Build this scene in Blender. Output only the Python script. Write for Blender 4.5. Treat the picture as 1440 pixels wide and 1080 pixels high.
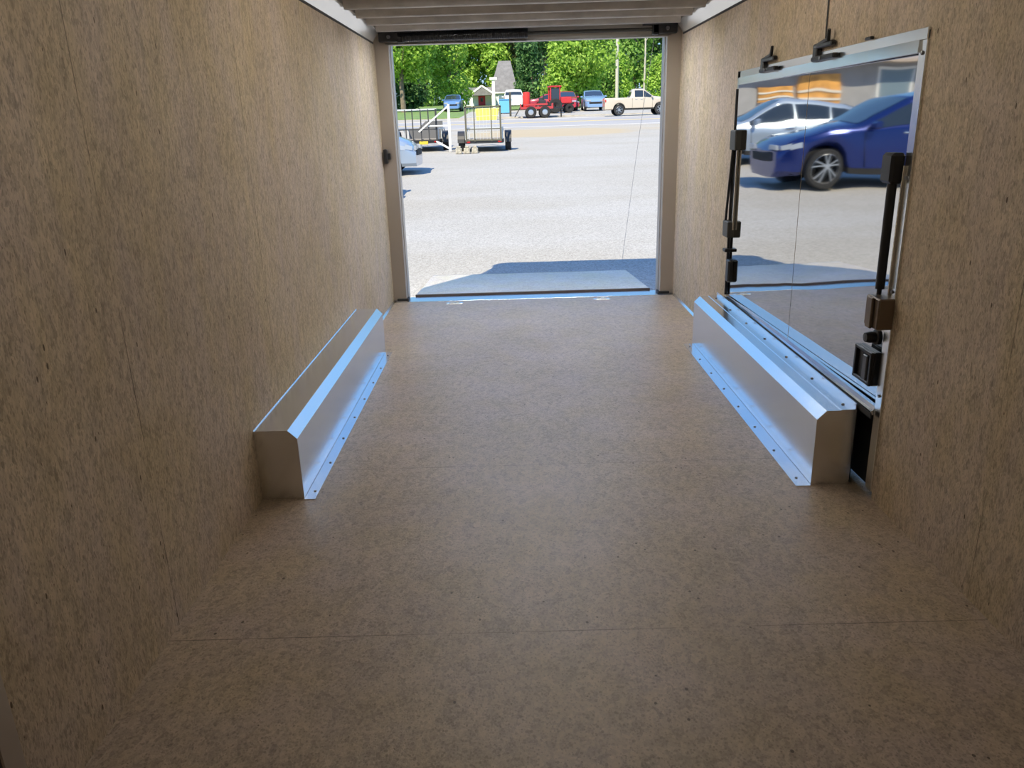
import bpy, bmesh, math, random
from mathutils import Vector, Matrix

for o in list(bpy.data.objects):
    bpy.data.objects.remove(o)
sc = bpy.context.scene
COL = sc.collection
PI = math.pi

# ------------------------------------------------------------------ camera
cam_d = bpy.data.cameras.new('camera')
cam = bpy.data.objects.new('camera', cam_d)
COL.objects.link(cam)
cam_d.sensor_width = 36.0
cam_d.lens = 1094.97 / 1440 * 36
cam_d.clip_start = 0.02
cam_d.clip_end = 1000
F = Vector((-0.00791414, 0.94913189, -0.31477933))
R = Vector((0.99956473, -0.00143799, -0.02946677))
U = Vector((0.0284205, 0.31487552, 0.94870738))
m = Matrix.Identity(4)
for i in range(3):
    m[i][0], m[i][1], m[i][2] = R[i], U[i], -F[i]
m[0][3], m[1][3], m[2][3] = -0.153, 0.0, 1.432
cam.matrix_world = m
sc.camera = cam

# ------------------------------------------------------------------ world, sun, exposure
sc.view_settings.view_transform = 'Standard'
sc.view_settings.look = 'None'
sc.view_settings.exposure = 0.0
sc.view_settings.gamma = 1.0
sc.view_settings.use_curve_mapping = False
sc.cycles.max_bounces = 14
sc.cycles.diffuse_bounces = 9
sc.cycles.glossy_bounces = 8
sc.cycles.sample_clamp_indirect = 6.0
sc.cycles.caustics_reflective = True

world = bpy.data.worlds.new('sky')
sc.world = world
world.use_nodes = True
wn, wl = world.node_tree.nodes, world.node_tree.links
bg = wn['Background']
tc = wn.new('ShaderNodeTexCoord')
sx = wn.new('ShaderNodeSeparateXYZ')
wl.new(tc.outputs['Generated'], sx.inputs[0])
rp = wn.new('ShaderNodeValToRGB')
wl.new(sx.outputs['Z'], rp.inputs[0])
els = rp.color_ramp.elements
els[0].position = 0.0
els[0].color = (0.62, 0.80, 1.0, 1)
els[1].position = 1.0
els[1].color = (0.13, 0.31, 0.80, 1)
e = els.new(0.12); e.color = (0.30, 0.63, 1.05, 1)
e = els.new(0.45); e.color = (0.18, 0.42, 0.95, 1)
wl.new(rp.outputs['Color'], bg.inputs['Color'])
bg.inputs['Strength'].default_value = 1.22

sun_d = bpy.data.lights.new('sun', 'SUN')
sun_d.energy = 6.9
sun_d.color = (1.0, 0.89, 0.66)
sun_d.angle = 0.009
sun = bpy.data.objects.new('sun', sun_d)
COL.objects.link(sun)
sun.rotation_euler = Vector((0.93, 2.2, -2.44)).to_track_quat('-Z', 'Y').to_euler()
sun.location = (-20, -40, 50)

# ------------------------------------------------------------------ materials
MATS = {}


class NT:
    def __init__(self, name):
        self.m = bpy.data.materials.new(name)
        self.m.use_nodes = True
        self.n = self.m.node_tree.nodes
        self.l = self.m.node_tree.links
        self.b = self.n['Principled BSDF']

    def add(self, t, **kw):
        nd = self.n.new(t)
        for k, v in kw.items():
            setattr(nd, k, v)
        return nd

    def link(self, a, b):
        self.l.new(a, b)

    def coords(self, scale=(1, 1, 1), rot=(0, 0, 0), out='Object'):
        t = self.add('ShaderNodeTexCoord')
        mp = self.add('ShaderNodeMapping')
        mp.inputs['Scale'].default_value = scale
        mp.inputs['Rotation'].default_value = rot
        self.link(t.outputs[out], mp.inputs[0])
        return mp.outputs[0]

    def noise(self, vec, scale, detail=3, rough=0.55):
        nz = self.add('ShaderNodeTexNoise')
        nz.inputs['Scale'].default_value = scale
        nz.inputs['Detail'].default_value = detail
        nz.inputs['Roughness'].default_value = rough
        self.link(vec, nz.inputs['Vector'])
        return nz.outputs['Fac']

    def ramp(self, fac, stops):
        r = self.add('ShaderNodeValToRGB')
        el = r.color_ramp.elements
        el[0].position, el[0].color = stops[0][0], (*stops[0][1], 1)
        el[1].position, el[1].color = stops[-1][0], (*stops[-1][1], 1)
        for p, c in stops[1:-1]:
            x = el.new(p); x.color = (*c, 1)
        self.link(fac, r.inputs[0])
        return r.outputs['Color']

    def mix(self, a, b, fac, mode='MIX'):
        mx = self.add('ShaderNodeMix', data_type='RGBA', blend_type=mode)
        for sock, v in ((mx.inputs[6], a), (mx.inputs[7], b), (mx.inputs[0], fac)):
            if isinstance(v, bpy.types.NodeSocket):
                self.link(v, sock)
            elif isinstance(v, (tuple, list)):
                sock.default_value = (*v, 1) if len(v) == 3 else v
            else:
                sock.default_value = v
        return mx.outputs[2]

    def math(self, op, a, b=0.0):
        x = self.add('ShaderNodeMath', operation=op)
        for k, v in enumerate((a, b)):
            if isinstance(v, bpy.types.NodeSocket):
                self.link(v, x.inputs[k])
            else:
                x.inputs[k].default_value = v
        return x.outputs[0]

    def bump(self, h, strength=0.3, dist=0.01):
        b = self.add('ShaderNodeBump')
        b.inputs['Strength'].default_value = strength
        b.inputs['Distance'].default_value = dist
        self.link(h, b.inputs['Height'])
        self.link(b.outputs[0], self.b.inputs['Normal'])


def simple(name, col, rough=0.5, metal=0.0, spec=0.5, noise=0.0, nscale=20, coat=0.0):
    if name in MATS:
        return MATS[name]
    t = NT(name)
    t.b.inputs['Roughness'].default_value = rough
    t.b.inputs['Metallic'].default_value = metal
    t.b.inputs['Specular IOR Level'].default_value = spec
    t.b.inputs['Coat Weight'].default_value = coat
    if noise:
        f = t.noise(t.coords(), nscale, 4)
        lo = tuple(c * (1 - noise) for c in col)
        hi = tuple(min(1, c * (1 + noise)) for c in col)
        t.link(t.ramp(f, [(0.3, lo), (0.7, hi)]), t.b.inputs['Base Color'])
    else:
        t.b.inputs['Base Color'].default_value = (*col, 1)
    MATS[name] = t.m
    return t.m


def osb(name, base, dark, axes, rough=0.5, seams=None, spec=0.3, vert=True):
    """strand board; axes = scale vector of the flakes, seams = (axis, [positions], width)"""
    t = NT(name)
    # two layers of flakes: elongated cells with one tone each
    sc1 = axes
    v1 = t.add('ShaderNodeTexVoronoi')
    v1.inputs['Scale'].default_value = 1.0
    v1.inputs['Randomness'].default_value = 1.0
    warp = t.add('ShaderNodeTexNoise')
    warp.inputs['Scale'].default_value = 9
    cc = t.coords()
    t.link(cc, warp.inputs['Vector'])
    wv = t.add('ShaderNodeVectorMath', operation='MULTIPLY_ADD')
    t.link(warp.outputs['Color'], wv.inputs[0])
    wv.inputs[1].default_value = (0.025, 0.025, 0.025)
    t.link(cc, wv.inputs[2])
    mp = t.add('ShaderNodeMapping')
    mp.inputs['Scale'].default_value = tuple(a * 40 for a in sc1)
    t.link(wv.outputs[0], mp.inputs[0])
    t.link(mp.outputs[0], v1.inputs['Vector'])
    bw = t.add('ShaderNodeRGBToBW')
    t.link(v1.outputs['Color'], bw.inputs[0])
    mp2 = t.add('ShaderNodeMapping')
    mp2.inputs['Scale'].default_value = tuple(a * 115 for a in sc1)
    mp2.inputs['Rotation'].default_value = (0.25, 0.25, 0.35) if vert else (0, 0, 1.1)
    t.link(wv.outputs[0], mp2.inputs[0])
    v2 = t.add('ShaderNodeTexVoronoi')
    v2.inputs['Scale'].default_value = 1.0
    t.link(mp2.outputs[0], v2.inputs['Vector'])
    bw2 = t.add('ShaderNodeRGBToBW')
    t.link(v2.outputs['Color'], bw2.inputs[0])
    fine = t.noise(t.coords(tuple(a * 140 for a in sc1)), 1.0, 5, 0.7)
    f = t.math('ADD', t.math('MULTIPLY', bw.outputs[0], 0.22), t.math('MULTIPLY', bw2.outputs[0], 0.30))
    f = t.math('ADD', f, t.math('MULTIPLY', fine, 0.62))
    lo = tuple(c * 0.62 for c in base)
    hi = tuple(min(0.9, c * 1.27) for c in base)
    col = t.ramp(f, [(0.34, lo), (0.56, base), (0.78, hi)])
    # darker heartwood strands and bark specks
    st = t.noise(t.coords(tuple(a * 44 for a in sc1)), 1.0, 3, 0.6)
    sm = t.ramp(st, [(0.60, (0, 0, 0)), (0.74, (1, 1, 1))])
    col = t.mix(col, tuple(c * 0.62 for c in base), t.math('MULTIPLY', sm, 0.25))
    sp = t.noise(t.coords(tuple(a * 42 for a in sc1)), 2.3, 3, 0.6)
    sm2 = t.ramp(sp, [(0.675, (0, 0, 0)), (0.74, (1, 1, 1))])
    col = t.mix(col, dark, t.math('MULTIPLY', sm2, 0.85))
    # crisp small flecks, a few of the cells only
    for fs, thr, rad, amt in ((62, 0.82, 0.24, 0.55), (105, 0.76, 0.30, 0.5), (150, 0.74, 0.36, 0.45), (34, 0.975, 0.15, 0.85)):
        vf = t.add('ShaderNodeTexVoronoi')
        vf.inputs['Scale'].default_value = 1.0
        t.link(t.coords(tuple(a * fs for a in sc1), (0.1, 0.16, 0.2) if vert else (0, 0, fs * 0.1)), vf.inputs['Vector'])
        bf = t.add('ShaderNodeRGBToBW')
        t.link(vf.outputs['Color'], bf.inputs[0])
        hit = t.math('MULTIPLY', t.math('GREATER_THAN', bf.outputs[0], thr * 0.85), t.math('LESS_THAN', vf.outputs['Distance'], rad))
        col = t.mix(col, dark if amt > 0.8 else tuple(c * 0.42 for c in base), t.math('MULTIPLY', hit, amt))
    # broad tone drift of the board
    br = t.noise(t.coords(), 1.6, 2)
    col = t.mix(col, t.ramp(br, [(0.3, (0.86, 0.84, 0.80)), (0.7, (1, 1, 1))]), 1.0, 'MULTIPLY')
    hu = t.noise(t.coords(tuple(a * 4 for a in sc1)), 1.0, 3)
    col = t.mix(col, t.ramp(hu, [(0.35, (1.0, 0.965, 0.86)), (0.65, (0.99, 0.97, 1.04))]), 1.0, 'MULTIPLY')
    if seams:
        ax, pos, w = seams
        sep = t.add('ShaderNodeSeparateXYZ')
        t.link(cc, sep.inputs[0])
        brk = t.noise(t.coords(), 3.2, 2)
        tot = None
        for p in pos:
            d = t.math('ABSOLUTE', t.math('SUBTRACT', sep.outputs[ax], p))
            g = t.math('LESS_THAN', d, w)
            tot = g if tot is None else t.math('MAXIMUM', tot, g)
        tot = t.math('MULTIPLY', tot, t.ramp(brk, [(0.40, (0.25, 0.25, 0.25)), (0.56, (1, 1, 1))]))
        col = t.mix(col, (0.035, 0.025, 0.016), t.math('MULTIPLY', tot, 0.62))
    t.link(col, t.b.inputs['Base Color'])
    t.b.inputs['Roughness'].default_value = rough
    t.b.inputs['Specular IOR Level'].default_value = spec
    t.bump(f, 0.45, 0.004)
    MATS[name] = t.m
    return t.m


OSB_BASE = (0.54, 0.455, 0.35)
M_wall = osb('strand_board_wall', OSB_BASE, (0.06, 0.035, 0.018), (1.35, 1.35, 0.52), rough=0.6,
             seams=(1, [-0.39, 0.83, 2.05, 3.285, 4.505, 5.72], 0.0022), spec=0.25)
M_wall_r = osb('strand_board_wall_curb_side', OSB_BASE, (0.06, 0.035, 0.018), (1.35, 1.35, 0.52), rough=0.6,
               seams=(1, [-0.36, 0.86, 2.08, 5.72], 0.0022), spec=0.25)
M_floor = osb('strand_board_floor', (0.455, 0.375, 0.295), (0.05, 0.03, 0.016), (1.0, 0.8, 1.0), rough=0.36,
              seams=(1, [0.75, 1.97, 3.17, 4.50, 5.73], 0.0018), spec=0.7, vert=False)


def metal(name, col, rough, wave=0.0, brushed=None):
    t = NT(name)
    t.b.inputs['Metallic'].default_value = 1.0
    t.b.inputs['Base Color'].default_value = (*col, 1)
    f = t.noise(t.coords(brushed or (1, 1, 1)), 3.0, 1)
    t.link(t.ramp(f, [(0.3, (rough * 0.9,) * 3), (0.7, (rough * 1.1,) * 3)]), t.b.inputs['Roughness'])
    if wave:
        w = t.noise(t.coords((1.0, 1.3, 3.2)), 1.15, 1)
        t.bump(w, wave, 0.02)
    MATS[name] = t.m
    return t.m


M_alu = metal('mill_aluminium', (0.80, 0.81, 0.82), 0.23)
M_alu_frame = metal('extruded_aluminium', (0.84, 0.86, 0.86), 0.2)
M_mirror = metal('polished_aluminium_skin', (0.56, 0.555, 0.54), 0.03, wave=0.085)
M_post = metal('galvanised_post', (0.52, 0.47, 0.42), 0.5)
M_bow = simple('galvanised_roof_bow', (0.40, 0.39, 0.38), 0.45, 0.4, noise=0.15, nscale=8)
M_roof = simple('bare_roof_skin', (0.36, 0.35, 0.33), 0.45, 0.6)
M_white = simple('white_cove', (0.90, 0.90, 0.87), 0.16, 0.55)
M_black = simple('black_plastic', (0.012, 0.012, 0.014), 0.42)
M_blacksteel = simple('black_steel', (0.018, 0.018, 0.02), 0.38, 0.3)
M_dark = simple('dark_rubber_and_shade', (0.03, 0.027, 0.025), 0.7)
M_brownplate = simple('bronze_bracket', (0.16, 0.12, 0.085), 0.4, 0.5)
M_greyplate = simple('grey_bracket', (0.055, 0.055, 0.05), 0.5, 0.3)
M_skin = simple('trailer_outer_skin', (0.10, 0.10, 0.11), 0.35, 0.2)
M_screw = simple('zinc_screw', (0.20, 0.20, 0.22), 0.35, 0.8)
M_cable = simple('steel_cable', (0.45, 0.45, 0.45), 0.4, 0.6)


# ------------------------------------------------------------------ mesh helpers
class MB:
    def __init__(self):
        self.bm = bmesh.new()

    def box(self, c, s, bevel=0.0, rot=None, seg=1):
        r = bmesh.ops.create_cube(self.bm, size=1.0)
        vs = r['verts']
        bmesh.ops.scale(self.bm, vec=s, verts=vs)
        if bevel:
            es = list({e for v in vs for e in v.link_edges})
            g = bmesh.ops.bevel(self.bm, geom=es, offset=bevel, segments=seg, affect='EDGES', profile=0.6)
            vs = list({v for f in g['faces'] for v in f.verts} | {v for v in vs if v.is_valid})
        if rot:
            bmesh.ops.transform(self.bm, matrix=rot, verts=vs)
        bmesh.ops.translate(self.bm, vec=c, verts=vs)
        return self

    def bb(self, x0, x1, y0, y1, z0, z1, bevel=0.0):
        return self.box(((x0 + x1) / 2, (y0 + y1) / 2, (z0 + z1) / 2), (abs(x1 - x0), abs(y1 - y0), abs(z1 - z0)), bevel)

    def prism(self, pts, axis, a, b):
        """pts 2-D closed polygon; axis: the axis it is extruded along; pts give the two others in xyz order"""
        def P(p, t):
            if axis == 'x': return (t, p[0], p[1])
            if axis == 'y': return (p[0], t, p[1])
            return (p[0], p[1], t)
        A = [self.bm.verts.new(P(p, a)) for p in pts]
        B = [self.bm.verts.new(P(p, b)) for p in pts]
        n = len(pts)
        self.bm.faces.new(A)
        self.bm.faces.new(B[::-1])
        for i in range(n):
            self.bm.faces.new((A[i], B[i], B[(i + 1) % n], A[(i + 1) % n]))
        return self

    def tube(self, path, r, n=8, cap=True):
        path = [Vector(p) for p in path]
        rings = []
        for i, p in enumerate(path):
            d = (path[min(i + 1, len(path) - 1)] - path[max(i - 1, 0)]).normalized()
            up = Vector((0, 0, 1)) if abs(d.z) < 0.95 else Vector((0, 1, 0))
            a = d.cross(up).normalized()
            b = a.cross(d)
            rr = r[i] if isinstance(r, (list, tuple)) else r
            rings.append([self.bm.verts.new(p + a * rr * math.cos(2 * PI * k / n) + b * rr * math.sin(2 * PI * k / n)) for k in range(n)])
        for A, B in zip(rings, rings[1:]):
            for k in range(n):
                self.bm.faces.new((A[k], A[(k + 1) % n], B[(k + 1) % n], B[k]))
        if cap:
            self.bm.faces.new(rings[0][::-1])
            self.bm.faces.new(rings[-1])
        return self

    def bar(self, a, b, w, h=None):
        """square bar from a to b"""
        a, b = Vector(a), Vector(b)
        h = h or w
        d = (b - a)
        L = d.length
        q = d.to_track_quat('Y', 'Z').to_matrix().to_4x4()
        return self.box((a + b) / 2, (w, L, h), 0, q)

    def lathe(self, prof, axis='y', n=24, c=(0, 0, 0)):
        ring_only = prof[0][0] > 0.05 and abs(prof[0][0] - prof[-1][0]) < 1e-6 and len(prof) > 4
        """prof: list of (radius, offset along axis)"""
        rings = []
        for r, o in prof:
            ring = []
            for k in range(n):
                t = 2 * PI * k / n
                u, v = r * math.cos(t), r * math.sin(t)
                p = {'x': (o, u, v), 'y': (u, o, v), 'z': (u, v, o)}[axis]
                ring.append(self.bm.verts.new((p[0] + c[0], p[1] + c[1], p[2] + c[2])))
            rings.append(ring)
        for A, B in zip(rings, rings[1:]):
            for k in range(n):
                self.bm.faces.new((A[k], A[(k + 1) % n], B[(k + 1) % n], B[k]))
        for ring in (() if ring_only else (rings[0], rings[-1])):
            try:
                self.bm.faces.new(ring)
            except ValueError:
                pass
        return self

    def quad(self, *p):
        self.bm.faces.new([self.bm.verts.new(x) for x in p])
        return self

    def build(self, name, mat, parent=None, smooth=False, recalc=True):
        if recalc:
            bmesh.ops.recalc_face_normals(self.bm, faces=self.bm.faces[:])
        me = bpy.data.meshes.new(name)
        self.bm.to_mesh(me)
        self.bm.free()
        me.materials.append(mat)
        if smooth:
            for p in me.polygons:
                p.use_smooth = True
            try:
                me.set_sharp_from_angle(angle=math.radians(38))
            except Exception:
                pass
        o = bpy.data.objects.new(name, me)
        COL.objects.link(o)
        if parent:
            o.parent = parent
        return o


def tag(o, label=None, cat=None, group=None, kind=None):
    if label: o['label'] = label
    if cat: o['category'] = cat
    if group: o['group'] = group
    if kind: o['kind'] = kind
    return o


def empty(name, loc=(0, 0, 0), rz=0.0, label=None, cat=None, group=None, kind=None):
    o = bpy.data.objects.new(name, None)
    o.empty_display_size = 0.2
    COL.objects.link(o)
    o.location = loc
    o.rotation_euler = (0, 0, rz)
    return tag(o, label, cat, group, kind)


def copy_tree(o, parent=None):
    c = o.copy()
    COL.objects.link(c)
    c.parent = parent
    for ch in [x for x in bpy.data.objects if x.parent == o]:
        copy_tree(ch, c)
    return c


def RZ(a):
    return Matrix.Rotation(a, 4, 'Z')


# ------------------------------------------------------------------ the trailer shell
W = 1.22          # half the inside width
YR = 6.72         # rear frame
YF = -1.30        # front wall
ZC = 2.20         # roof skin

o = MB().bb(-W, W, YF, 6.655, -0.05, 0.0).build('floor', M_floor)
tag(o, 'tan strand board trailer floor in butted sheets', 'floor', kind='structure')
o = MB().bb(-W - 0.05, -W, YF, 6.80, -0.08, 2.30).build('wall_left', M_wall)
tag(o, 'tan strand board wall without a hatch behind the lone metal wheel box', 'wall', kind='structure')
b = MB()
DY0, DY1, DZ1 = 2.76, 4.985, 1.68      # hatch opening
b.bb(W, W + 0.05, YF, DY0, -0.08, 2.30)
b.bb(W, W + 0.05, DY1, 6.80, -0.08, 2.30)
b.bb(W, W + 0.05, DY0, DY1, DZ1, 2.30)
b.bb(W, W + 0.05, DY0, DY1, -0.08, -0.012)
o = b.build('wall_right', M_wall_r)
tag(o, 'tan strand board wall around the polished metal hatch', 'wall', kind='structure')
o = MB().bb(-W - 0.05, W + 0.05, YF - 0.05, YF, -0.08, 2.30).build('wall_front', M_wall)
tag(o, 'strand board front wall closing the trailer behind the viewer', 'wall', kind='structure')

# roof skin with rounded long edges
prof = []
for k in range(7):
    a = PI / 2 * k / 6
    prof.append((W + 0.07 - 0.13 + 0.13 * math.cos(a), 2.24 + 0.13 * math.sin(a)))
for k in range(7):
    a = PI / 2 + PI / 2 * k / 6
    prof.append((-W - 0.07 + 0.13 + 0.13 * math.cos(a), 2.24 + 0.13 * math.sin(a)))
prof = [(W + 0.07, ZC)] + prof + [(-W - 0.07, ZC)]
ceiling = MB().prism(prof, 'y', YF - 0.06, 6.90).build('ceiling', M_roof)
tag(ceiling, 'bare grey metal ceiling crossed by closely spaced roof bows', 'ceiling', kind='structure')
y = 6.505
while y > YF + 0.2:
    b = MB()
    # hat channel: lips, sloped webs, crown
    b.prism([(y - 0.050, 2.2), (y - 0.050, 2.196), (y - 0.022, 2.147), (y - 0.016, 2.142), (y + 0.016, 2.142), (y + 0.022, 2.147),
             (y + 0.050, 2.196), (y + 0.050, 2.2)], 'x', -1.16, 1.16)
    b.build('roof_bow', M_bow, ceiling)
    y -= 0.403

for s, nm in ((-1, 'trim_1'), (1, 'trim_2')):
    b = MB()
    b.prism([(s * W, 2.085), (s * (W - 0.006), 2.094), (s * 1.166, 2.158), (s * 1.162, 2.166), (s * 1.166, 2.20), (s * W, 2.20)], 'y', YF, 6.66)
    o = b.build(nm, M_white)
    tag(o, 'white cove strip along the top of the %s' % ('plain wall with no hatch' if s < 0 else 'wall with the hatch'), 'trim', kind='structure')
    b = MB().bb(s * W, s * (W - 0.004), YF, 6.66, 2.073, 2.086)
    b.build('painted_shadow_line', M_dark, o)  # dark strip standing in for the shadow line under the cove

for s, nm in ((-1, 'baseboard_left'), (1, 'baseboard_right')):
    o = MB().prism([(s * W, 0), (s * (W - 0.014), 0), (s * W, 0.014)], 'y', 5.10, 6.64).build(nm, M_alu_frame)
    tag(o, 'thin pale strip along the floor edge %s' % ('by the wall without a hatch' if s < 0 else 'by the wall with the hatch'), 'trim', kind='structure')

# rear frame: posts, header, sill
fr = empty('door_1', (0, YR, 0), label='grey metal frame of the open rear end of the trailer', cat='door frame', kind='structure')
for s in (-1, 1):
    b = MB()
    b.bb(s * 1.105, s * (W + 0.06), 0.0, 0.075, 0.0, 2.20, 0.006)
    b.bb(s * 1.098, s * 1.112, 0.06, 0.17, 0.0, 2.08, 0.003)
    p = b.build('post', M_post, fr)
    MB().bb(s * 1.09, s * 1.19, -0.012, 0.08, 0.0, 0.022, 0.004).build('foot', M_dark, p)
b = MB()
b.bb(-1.14, 1.14, 0.0, 0.10, 2.068, 2.20, 0.004)
b.bb(-1.12, 1.12, 0.10, 0.17, 2.085, 2.30)
hd = b.build('header', simple('header_steel', (0.46, 0.45, 0.43), 0.5, 0.4), fr)
b = MB().bb(-1.12, 1.12, -0.012, -0.001, 2.066, 2.074, 0.002)
b.build('header_lip', M_bow, hd)
b = MB()
b.bb(-1.10, 1.10, -0.065, 0.13, -0.06, 0.003, 0.001)
b.bb(-W, W, 0.05, 0.12, -0.2, -0.002)
b.build('sill', M_alu, fr)

# black latch stop on the left post
o = MB().box((-1.190, 6.690, 1.22), (0.03, 0.05, 0.115), 0.006).box((-1.168, 6.70, 1.22), (0.03, 0.02, 0.05), 0.004).build('door_stop', M_black)
tag(o, 'small black catch on the wall beside the rear post', 'catch')

# two floor tie-down plates
tp = empty('tie_down_plate', (-0.675, 6.55, 0.0), label='small metal tie-down plate near the sill, on the side of the lone wheel box', cat='tie-down', group='tie-down plates by the sill')
MB().box((0, 0, 0.003), (0.14, 0.05, 0.006), 0.002).build('plate', M_alu_frame, tp)
b = MB()
b.tube([(0.045 * math.cos(a), 0.02 * math.sin(a), 0.010) for a in [2 * PI * k / 14 for k in range(15)]], 0.004, 6)
b.build('ring', M_alu_frame, tp, True)
t2 = copy_tree(tp)
t2.location = (0.58, 6.55, 0.0)
t2['label'] = 'small metal tie-down plate near the sill, on the hatch side'

# dark trim of the side door at the left edge of the view
o = empty('door_2', (-W, 0.9, 0), label='closed side door with grey metal trim in the wall without the hatch', cat='door', kind='structure')
b = MB()
b.bb(0.0, 0.012, 0.345, 0.405, 0.02, 1.95, 0.003)
b.bb(0.0, 0.012, -0.405, -0.345, 0.02, 1.95, 0.003)
b.bb(0.0, 0.012, -0.345, 0.345, 1.89, 1.95, 0.003)
b.build('door_trim', M_post, o)
MB().bb(0.0, 0.004, -0.345, 0.345, 0.02, 1.89).build('door_panel', M_dark, o)

# ------------------------------------------------------------------ added ceiling fill tubes that brighten the interior
def fill_tube(y, power, label):
    r = empty('ceiling_fill', (0, y, 2.137), label=label, cat='fill light', group='added fill tubes along the ceiling')
    MB().box((0, 0, -0.008), (0.07, 1.24, 0.016), 0.004).build('housing', M_white, r)
    t = NT('tube_fill_glow')
    t.b.inputs['Emission Color'].default_value = (1.0, 0.91, 0.77, 1)
    t.b.inputs['Emission Strength'].default_value = power
    t.b.inputs['Base Color'].default_value = (0.8, 0.8, 0.8, 1)
    MB().tube([(0, -0.6, -0.04), (0, 0.6, -0.04)], 0.022, 10).build('tube', t.m, r, True)
    return r


fill_tube(3.75, 37.0, 'added fill tube on the ceiling above the middle of the wheel boxes')
fill_tube(1.55, 14.0, 'added fill tube on the ceiling ahead of the wheel boxes')
fill_tube(-0.45, 4.0, 'added fill tube on the ceiling by the front wall')


def fill_strip(y, power, label):  # added fill for the rear walls and floor, out of sight
    """added fill light, a slim strip hidden between two roof bows, shining straight down"""
    r = empty('fill_strip', (0, y, 2.2), label=label, cat='fill light', group='added fill strips between the roof bows')
    b = MB()
    b.bb(-0.86, 0.86, -0.036, -0.031, -0.026, 0.0)
    b.bb(-0.86, 0.86, 0.031, 0.036, -0.026, 0.0)
    b.bb(-0.86, -0.855, -0.031, 0.031, -0.026, 0.0)
    b.bb(0.855, 0.86, -0.031, 0.031, -0.026, 0.0)
    b.bb(-0.86, 0.86, -0.031, 0.031, -0.006, 0.0)
    b.build('housing', M_white, r)
    t = NT('strip_fill_glow')
    t.b.inputs['Emission Color'].default_value = (0.95, 0.975, 1.0, 1)
    t.b.inputs['Emission Strength'].default_value = power
    t.b.inputs['Base Color'].default_value = (0.8, 0.8, 0.8, 1)
    MB().bb(-0.85, 0.85, -0.030, 0.030, -0.010, -0.007).build('diffuser', t.m, r)
    return r


fill_strip(6.305, 56.0, 'added fill strip between the last two roof bows before the rear opening')
fill_strip(5.90, 48.0, 'added fill strip in the second gap between roof bows from the rear opening')
fill_strip(5.10, 20.0, 'added fill strip between roof bows over the far end of the wheel boxes')

# ------------------------------------------------------------------ torsion spring over the ramp opening
sp = empty('ramp_spring', (0, 6.655, 2.105), label='black torsion spring across the top of the rear opening', cat='spring')
b = MB()
b.tube([(-1.02, 0, 0.012), (0.0, 0, 0.012)], 0.036, 12)
for k in range(60):
    x = -1.0 + k * 0.0165
    b.tube([(x, 0.0385 * math.cos(a), 0.012 + 0.0385 * math.sin(a)) for a in [2 * PI * j / 10 for j in range(11)]], 0.0035, 4, False)
b.build('coil', M_blacksteel, sp, True)
MB().tube([(-1.08, 0, 0.012), (1.08, 0, 0.012)], 0.013, 10).build('shaft', M_greyplate, sp, True)
for s in (-1, 1):
    b = MB()
    b.box((s * 1.075, 0.0, 0.02), (0.19, 0.05, 0.085), 0.006)
    b.box((s * 1.00, 0.0, 0.012), (0.05, 0.05, 0.085), 0.004)
    b.box((s * 1.02, -0.005, 0.05), (0.24, 0.06, 0.02), 0.004)
    br = b.build('bracket', M_black, sp)
    MB().lathe([(0.0, -0.052), (0.013, -0.05), (0.015, -0.028), (0.015, -0.02)], 'y', 10, (s * 1.09, 0, 0.012)).build('bolt', M_screw, br, True)
# lifting cables
for s in (1,):
    o = MB().tube([(s * 1.00, 6.68, 2.08), (s * 0.992, 7.3, 1.33), (s * 0.985, 8.30, -0.03)], 0.0016, 6).build('lift_cable', M_cable, None, True)
    tag(o, 'thin steel cable from the header down to the ramp %s' % ('on the silver car side' if s < 0 else 'on the hatch side'),
        'cable')

# ------------------------------------------------------------------ ramp door lying on the gravel
M_ramp = osb('ramp_board', (0.78, 0.71, 0.62), (0.16, 0.10, 0.06), (1.0, 0.8, 1.0), rough=0.3, spec=1.0, vert=False)
ra = empty('ramp_door', (0, 6.875, 0.0), label='lowered ramp door lying out behind the trailer on the gravel', cat='ramp')
ra.rotation_euler = (math.radians(-3.9), 0, 0)
MB().bb(-1.045, 1.045, 0.022, 1.50, -0.03, 0.018, 0.003).build('ramp_deck', M_ramp, ra)
MB().bb(-1.05, 1.05, 0.0, 0.021, -0.045, 0.019, 0.002).build('hinge_edge', simple('dark_bronze_edge', (0.13, 0.10, 0.09), 0.6), ra)
b = MB()
b.prism([(1.505, -0.03), (1.57, -0.035), (1.505, 0.02)], 'x', -1.045, 1.045)
b.build('end_flap', M_alu_frame, ra)
for x in (-0.75, 0.0, 0.75):
    MB().lathe([(0.013, -0.09), (0.013, 0.09)], 'x', 10, (x, -0.008, -0.03)).build('hinge', M_screw, ra, True)


# ------------------------------------------------------------------ wheel boxes
def wheel_box(s, xin, h, x_out, xflange, label):
    r = empty('wheel_box', (s * 1.12, 2.895, 0), label=label, cat='wheel box')
    cx = s * 1.12
    c = 0.036
    L = 2.19
    X = lambda v: s * v - cx
    MB().prism([(X(x_out), 0.001), (X(xin), 0.001), (X(xin), h - c), (X(xin + c), h), (X(x_out), h)], 'y', 0.0, L).build('housing', M_alu, r)
    fl = MB()
    fl.bb(X(xin - 0.001), X(xflange), -0.012, L - 0.02, 0.0005, 0.004)
    if s > 0:
        fl.bb(X(xin - 0.024), X(xin - 0.027), 0.0, L - 0.03, 0.004, 0.006)
    flo = fl.build('flange', M_alu, r)
    for k in range(8):
        y = 0.06 + k * (L - 0.16) / 7
        MB().lathe([(0.006, 0.004), (0.006, 0.0065), (0.003, 0.008)], 'z', 8, (X((xin + xflange) / 2 - 0.006), y, 0)).build('screw', M_screw, flo, True)
    return r, X, h, L


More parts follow.
